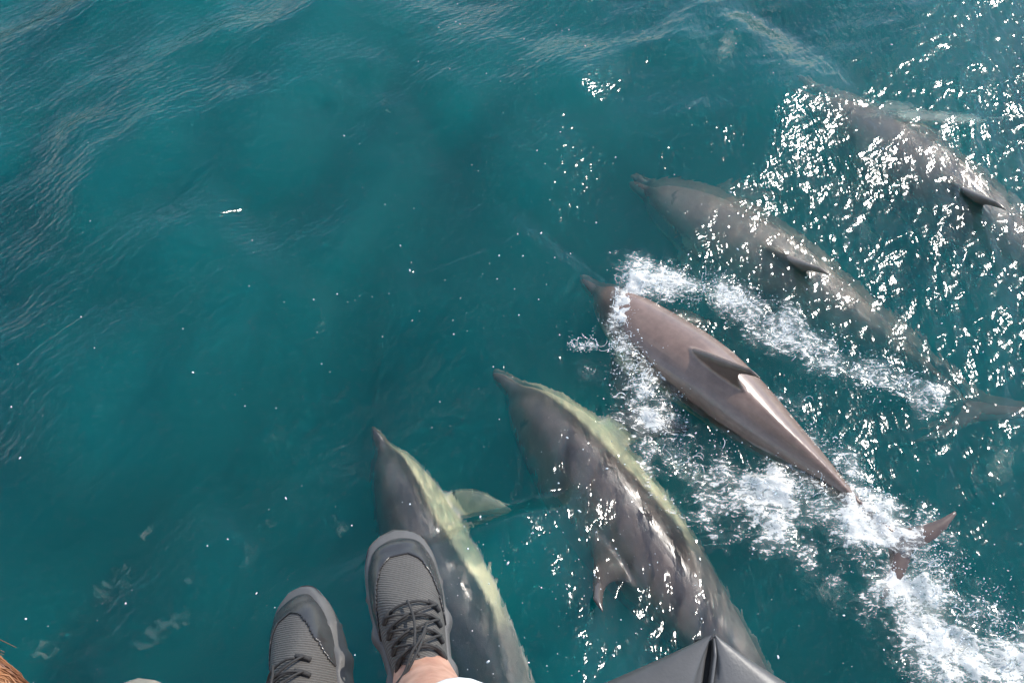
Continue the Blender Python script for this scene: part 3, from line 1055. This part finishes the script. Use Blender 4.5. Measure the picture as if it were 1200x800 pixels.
def shoe(person, ankle, toe, up, mats, sole_bulge=1.0):
    """Lace-up trainer: ankle and toe points, up the way the instep faces."""
    knit, cap_m, sole_m, lace_m = mats
    ankle, toe, up = Vector(ankle), Vector(toe), Vector(up)
    yv = (toe - ankle)
    up = (up - yv.normalized() * up.dot(yv.normalized())).normalized()
    yv.normalize()
    xv = yv.cross(up)
    M = Matrix((xv, yv, up)).transposed().to_4x4()
    M = M @ Matrix.Diagonal((.97, 1.07, 1, 1))
    M.translation = ankle - up * 0.075

    def place(o):
        o.parent = person
        o.matrix_parent_inverse = Matrix.Identity(4)
        o.matrix_local = Matrix.Translation(-person.location) @ M
        return o

    def upper_pt(y, q, off=0.0):
        w_ = float(cinterp(np.array([y]), SHY, SHW)[0]) + off
        h_ = float(cinterp(np.array([y]), SHY, SHH)[0]) - .022 + off
        c, s_ = math.cos(q), math.sin(q)
        e = .75
        return np.array([math.copysign(abs(c) ** e, c) * w_, y, .022 + h_ * abs(s_) ** (.8 if y > .12 else 1.0)])

    ys = np.concatenate([np.linspace(-.0745, .17, 50), np.linspace(.17, .2148, 22)[1:]])
    qs = np.linspace(0, math.pi, 41)
    V = np.array([[upper_pt(y, q) for q in qs] for y in ys])
    up_o = place(link('shoe', np_mesh('shoe', V.reshape(-1, 3), grid_faces(len(ys), len(qs))[:, ::-1]), knit))

    def child(name, me, mat):
        return link(name, me, mat, up_o)

    # smooth toe cap running back along both sides
    idx = {}
    CV, CF = [], []
    ys2 = np.concatenate([np.linspace(.07, .17, 40), np.linspace(.17, .2148, 26)[1:]])
    qs2 = np.linspace(0, math.pi, 61)
    A = np.array([[upper_pt(y, q, .0022) for q in qs2] for y in ys2])
    inside = np.array([[y > .178 - .095 * abs(math.cos(q)) ** 2.6 for q in qs2] for y in ys2])
    for i in range(len(ys2) - 1):
        for j in range(len(qs2) - 1):
            if inside[i, j] and inside[i + 1, j] and inside[i, j + 1] and inside[i + 1, j + 1]:
                f = []
                for a, b in ((i, j), (i, j + 1), (i + 1, j + 1), (i + 1, j)):
                    if (a, b) not in idx:
                        idx[a, b] = len(CV)
                        CV.append(A[a, b])
                    f.append(idx[a, b])
                CF.append(tuple(f[::-1]))
    cap = mixed_mesh('toe_cap', CV, CF)
    oc = child('toe_cap', cap, cap_m)
    sd = oc.modifiers.new('thick', 'SOLIDIFY')
    sd.thickness, sd.offset = .002, -1
    # chunky sole with lobes along its edge
    n = 120
    out_ = []
    yy = np.concatenate([np.linspace(-.088, .2285, n // 2), np.linspace(.2285, -.088, n // 2)])
    ring = []
    for k, y in enumerate(yy):
        sg = 1 if k < n // 2 else -1
        yc = np.clip((y + .088) / .3165 * .29 - .075, -.075, .215)
        w_ = max(float(cinterp(np.array([yc]), SHY, SHW)[0]), 0) if -.0745 < yc < .2148 else 0
        edge = min(1, (y + .088) / .02, (.2285 - y) / .02)
        lobe = .0062 * max(0, math.cos((y - .098) / .062 * 2 * math.pi)) * (1 if y < .15 else 0) * sole_bulge
        ring.append((sg * (w_ + (.0055 + lobe) * max(0, edge) ** .5), y))
    lev = [(0, .86), (.004, .97), (.012, 1.0), (.020, .99), (.027, .955), (.031, .90)]
    SV, SF = [], []
    for z, sc in lev:
        for x, y in ring:
            roll = .018 * smooth(.12, .23, np.array([y]))[0]
            SV.append((x * sc, .06 + (y - .06) * (1 - (1 - sc) * .35), z + roll * (1 if z < .02 else .35) - .002))
    m_ = len(ring)
    for i in range(len(lev) - 1):
        for j in range(m_):
            j2 = (j + 1) % m_
            SF.append((i * m_ + j, i * m_ + j2, (i + 1) * m_ + j2, (i + 1) * m_ + j))
    SF.append(tuple(range(m_))[::-1])
    SF.append(tuple((len(lev) - 1) * m_ + j for j in range(m_)))
    me = mixed_mesh('sole', SV, SF)
    bm = bmesh.new()
    bm.from_mesh(me)
    bmesh.ops.recalc_face_normals(bm, faces=bm.faces)
    bm.to_mesh(me)
    bm.free()
    child('sole', me, sole_m)
    # lace loops and laces over the instep
    rows = [.098, .078, .058, .038]
    qa = rad(52)
    for y in rows:
        for sg in (1, -1):
            q = qa if sg > 0 else math.pi - qa
            pts = [upper_pt(y - .004 + .010 * abs(t), q + sg * (-.16 + .40 * t), .0022 + .0016 * math.sin(t * math.pi)) for t in np.linspace(0, 1, 8)]
            V, F = tube(pts, .0031, 8)
            child('lace_loop', mixed_mesh('lace_loop', V, F), lace_m)
    r2 = np.random.default_rng(int(abs(ankle.x) * 1e4))
    for i, y in enumerate(rows):
        pts = [upper_pt(y + .003 + .0035 * math.sin(t * math.pi), qa + .25 + (math.pi - 2 * qa - .5) * t, .0042 + .002 * math.sin(t * math.pi)) for t in np.linspace(0, 1, 16)]
        V, F = tube(pts, .0017, 6)
        child('lace', mixed_mesh('lace', V, F), lace_m)
        if i < len(rows) - 1:
            y2 = rows[i + 1]
            for a, b in ((qa, math.pi - qa), (math.pi - qa, qa)):
                pts = [upper_pt(y + (y2 - y) * t, a + (b - a) * t, .0050 + .0025 * math.sin(t * math.pi) + (.002 if a < b else 0)) for t in np.linspace(0, 1, 18)]
                V, F = tube(pts, .0015, 6)
                child('lace', mixed_mesh('lace', V, F), lace_m)
    # loose lace ends
    for path in ([(.012, .060, .110), (.004, .045, .119), (-.008, .030, .120), (-.028, .012, .108), (-.048, .000, .092), (-.064, -.010, .078)],
                 [(.016, .070, .104), (.006, .052, .117), (-.010, .036, .119), (-.024, .018, .112), (-.050, .004, .098), (-.058, -.002, .086)],
                 [(-.002, .105, .092), (.001, .085, .101), (.000, .065, .111), (-.004, .045, .117), (-.002, .030, .121)]):
        V, F = tube(spline(path, 24), .0017, 6)
        child('lace', mixed_mesh('lace', V, F), lace_m)
    return up_o


def person(name, label, x0, ankles, toes, ups, mats, trousers, knees, hips, head, shirt):
    loc = (x0, -.38, 2.42)
    root = empty(name, loc, label=label, category='person')
    o = Vector(loc)
    rel = lambda p: tuple(Vector(p) - o)
    j = {'pelvis': (*rel((x0, -.40, 2.48)), (.15, .11))}
    j['belly'] = (*rel((x0, -.40 + .3 * (head[1] + .40), 2.68)), (.14, .10))
    j['chest'] = (*rel((x0, -.40 + .62 * (head[1] + .40), 2.88)), (.16, .11))
    nx, ny, nz = x0 + .7 * (head[0] - x0), -.40 + .86 * (head[1] + .40), 2.48 + .82 * (head[2] - 2.48)
    j['neck'] = (*rel((nx, ny, nz)), .055)
    j['jaw'] = (*rel((head[0] * .9 + nx * .1, head[1] * .9 + ny * .1, head[2] - .06)), .075)
    j['crown'] = (*rel((head[0], head[1] + .03, head[2] + .03)), .092)
    bones = [('pelvis', 'belly'), ('belly', 'chest'), ('chest', 'neck'), ('neck', 'jaw'), ('jaw', 'crown')]
    cl = {}
    for i, sg in enumerate((-1, 1)):
        h, k, a, t = hips[i], knees[i], ankles[i], toes[i]
        s_ = str(i)
        A, K, Tt = Vector(a), Vector(k), Vector(t)
        j['hip' + s_] = (*rel(h), .095)
        j['thigh' + s_] = (*rel((Vector(h) + K) / 2), .078)
        j['knee' + s_] = (*rel(k), .060)
        j['calf' + s_] = (*rel(K * .62 + A * .38 + Vector((0, -.015, 0))), .056)
        j['shin' + s_] = (*rel(K * .22 + A * .78), .049)
        j['ankle' + s_] = (*rel(A), .045)
        F_ = (Tt - A)
        j['foot' + s_] = (*rel(A + F_ * .35 - Vector(ups[i]).normalized() * .045), .024)
        j['toes' + s_] = (*rel(A + F_ * .75 - Vector(ups[i]).normalized() * .055), .012)
        bones += [('pelvis', 'hip' + s_), ('hip' + s_, 'thigh' + s_), ('thigh' + s_, 'knee' + s_), ('knee' + s_, 'calf' + s_), ('calf' + s_, 'shin' + s_), ('shin' + s_, 'ankle' + s_), ('ankle' + s_, 'foot' + s_), ('foot' + s_, 'toes' + s_)]
        sh = Vector((x0 + sg * .17, -.40 + .70 * (head[1] + .40), 2.94))
        el = Vector((x0 + sg * .27, sh.y + .02, 2.70))
        wr = Vector((x0 + sg * .14, min(sh.y + .12, -.17), 2.62))
        j['shoulder' + s_] = (*rel(sh), .055)
        j['elbow' + s_] = (*rel(el), .042)
        j['wrist' + s_] = (*rel(wr), .030)
        j['palm' + s_] = (*rel(wr + Vector((0, .07, -.02))), (.040, .018))
        bones += [('chest', 'shoulder' + s_), ('shoulder' + s_, 'elbow' + s_), ('elbow' + s_, 'wrist' + s_), ('wrist' + s_, 'palm' + s_)]
        for f in range(4):
            b = wr + Vector(((f - 1.5) * .019, .115, -.025))
            j['f%d' % f + s_] = (*rel(b), .0095)
            j['g%d' % f + s_] = (*rel(b + Vector((0, .045 - .006 * abs(f - 1.5), -.022))), .0075)
            bones += [('palm' + s_, 'f%d' % f + s_), ('f%d' % f + s_, 'g%d' % f + s_)]
        j['th' + s_] = (*rel(wr + Vector((-sg * .045, .055, -.02))), .010)
        j['tt' + s_] = (*rel(wr + Vector((-sg * .060, .090, -.035))), .0085)
        bones += [('palm' + s_, 'th' + s_), ('th' + s_, 'tt' + s_)]
    link('body', skin_body('body', j, bones), SKIN_H, root)
    # trousers: legs that end in open hems above the ankle, and a seat
    tj = {'pelvis': j['pelvis'][:3] + ((.175, .13),)}
    tb = []
    for i in (0, 1):
        s_ = str(i)
        tj['hip' + s_] = j['hip' + s_][:3] + (.112,)
        tj['knee' + s_] = j['knee' + s_][:3] + (.080,)
        tb += [('pelvis', 'hip' + s_), ('hip' + s_, 'knee' + s_)]
    link('trousers', skin_body('trousers', tj, tb), trousers, root)
    for i in (0, 1):
        A, K = Vector(ankles[i]), Vector(knees[i])
        pts = [Vector(rel(K * t + A * (1 - t))) + Vector((.034, -.010, 0)) * (1 - t) for t in np.linspace(.29, 1.02, 22)]
        rr = [.056 + .020 * t + .0015 * math.sin(t * 37) for t in np.linspace(0, 1, 22)]
        V, F = tube(pts, rr, 28, False)
        me = mixed_mesh('trouser_leg', V, F)
        ob = link('trouser_leg', me, trousers, root)
        sd = ob.modifiers.new('cloth', 'SOLIDIFY')
        sd.thickness = .003
    sj = {k: j[k][:3] + (tuple(1.16 * q for q in j[k][3]) if not np.isscalar(j[k][3]) else (j[k][3] * 1.2,))[0:1] if np.isscalar(j[k][3]) else j[k][:3] + (tuple(1.16 * q for q in j[k][3]),) for k in ('pelvis', 'belly', 'chest')}
    sbn = [('pelvis', 'belly'), ('belly', 'chest')]
    for s_ in '01':
        sj['shoulder' + s_] = j['shoulder' + s_][:3] + (.068,)
        sj['elbow' + s_] = j['elbow' + s_][:3] + (.055,)
        sbn += [('chest', 'shoulder' + s_), ('shoulder' + s_, 'elbow' + s_)]
    link('shirt', skin_body('shirt', sj, sbn), shirt, root)
    for i in (0, 1):
        shoe(root, ankles[i], toes[i], ups[i], mats)
    return root


SKIN_H = skin_material()
KNIT = knit_material()
CAPM = simple_mat('toe_cap_leather', (.040, .038, .038), .22, .15, 60, .12, 300)
SOLE = simple_mat('grey_sole', (.105, .101, .098), .55, .12, 45, .2, 200)
LACE = simple_mat('dark_lace', (.035, .033, .032), .8, .2, 300)
WHITE = simple_mat('white_cotton', (.78, .78, .76), .85, .06, 60, .5, 300)
eye = Vector((0, 0, EYE))


def up_to_eye(a, t, lean=0.0):
    a, t = Vector(a), Vector(t)
    u_ = (eye - (a + t) / 2).normalized()
    return Matrix.Rotation(rad(lean), 3, (t - a).normalized()) @ u_


aR, tR = at(501, 816, 2.350), at(466, 640, 2.325)
aL, tL = at(354, 880, 2.310), at(319, 716, 2.255)
person('person', 'seated photographer in dark grey lace-up trainers, feet dangling over the water', -.10,
       [aL, aR], [tL, tR], [up_to_eye(aL, tL, -40), up_to_eye(aR, tR, 2)], (KNIT, CAPM, SOLE, LACE), WHITE,
       [(-.22, -.03, 2.74), (-.03, -.02, 2.75)], [(-.19, -.36, 2.50), (-.01, -.36, 2.50)], (-.06, -.30, 3.22), WHITE)

# neighbour: only a lock of ginger hair and the tip of one pale shoe reach into the frame
KHAKI = simple_mat('khaki_canvas', (.22, .20, .16), .85, .15, 120, .5, 400)
KHCAP = simple_mat('worn_pale_rubber', (.24, .225, .185), .6, .22, 70, .3, 200)
DENIM = simple_mat('blue_denim', (.06, .09, .15), .85, .15, 200, .4, 500)
TEE = simple_mat('green_cotton', (.10, .16, .11), .9, .1, 90)
a1, t1 = at(150, 1004, 2.36), at(160, 829, 2.30)
a0, t0 = a1 + np.array([-.22, -.02, 0]), t1 + np.array([-.24, -.03, 0])
HEAD = np.array([-.299, -.047, 2.94])
p2 = person('person', 'ginger-haired neighbour leaning forward, only hair and a pale shoe tip in view', -.46,
            [a0, a1], [t0, t1], [up_to_eye(a0, t0), up_to_eye(a1, t1)], (KHAKI, KHCAP, KHCAP, LACE), DENIM,
            [(-.74, -.10, 2.72), (-.50, -.10, 2.73)], [(-.64, -.36, 2.50), (-.46, -.36, 2.50)], tuple(HEAD), TEE)


def hair_for(root, head):
    m, N, L, b = new_mat('ginger_hair')
    tc = N.new('ShaderNodeTexCoord')
    n = N.new('ShaderNodeTexNoise')
    n.inputs['Scale'].default_value = 60
    L(tc.outputs['Object'], n.inputs['Vector'])
    cr = N.new('ShaderNodeValToRGB')
    cr.color_ramp.elements[0].color = (.16, .055, .022, 1)
    cr.color_ramp.elements[1].color = (.50, .24, .11, 1)
    cr.color_ramp.elements[0].position, cr.color_ramp.elements[1].position = .3, .7
    L(n.outputs[0], cr.inputs[0])
    L(cr.outputs[0], b.inputs['Base Color'])
    b.inputs['Roughness'].default_value = .42
    r = np.random.default_rng(5)
    J = Joined()
    c = np.asarray(head) - np.array(root.location) + np.array([0, .03, .02])
    for i in range(7000):
        d = r.normal(size=3)
        d[2] = abs(d[2]) * .9 + .05
        d /= np.linalg.norm(d)
        fly = .25 * r.random() ** 60
        p = c + d * .098
        t = np.cross(d, (r.normal() * .35 + .3, .15 + r.normal() * .35, 1.0))
        t /= np.linalg.norm(t)
        if t[0] < 0:
            t = -t
        ln = r.uniform(.02, .05)
        pts = []
        for q in np.linspace(0, 1, 6):
            x = p + t * ln * q * (1 - .45 * fly) + d * (.010 + .030 * fly * q) + np.array([.012 * q * q, 0, -.035 * q * q])
            e = x - c
            rr = np.linalg.norm(e)
            lo = .101 + .010 * r.random() * .4 + .05 * fly * q
            x = c + e / rr * max(rr * (.72 + .28 * fly), lo)
            pts.append(x)
        V, F = tube(pts, np.array([.0005, .0006, .0005, .0004, .0003, .0001]) * (1 - .5 * fly), 3, False)
        J.add(V, F)
    link('hair', J.mesh('hair'), m, root)


hair_for(p2, HEAD)
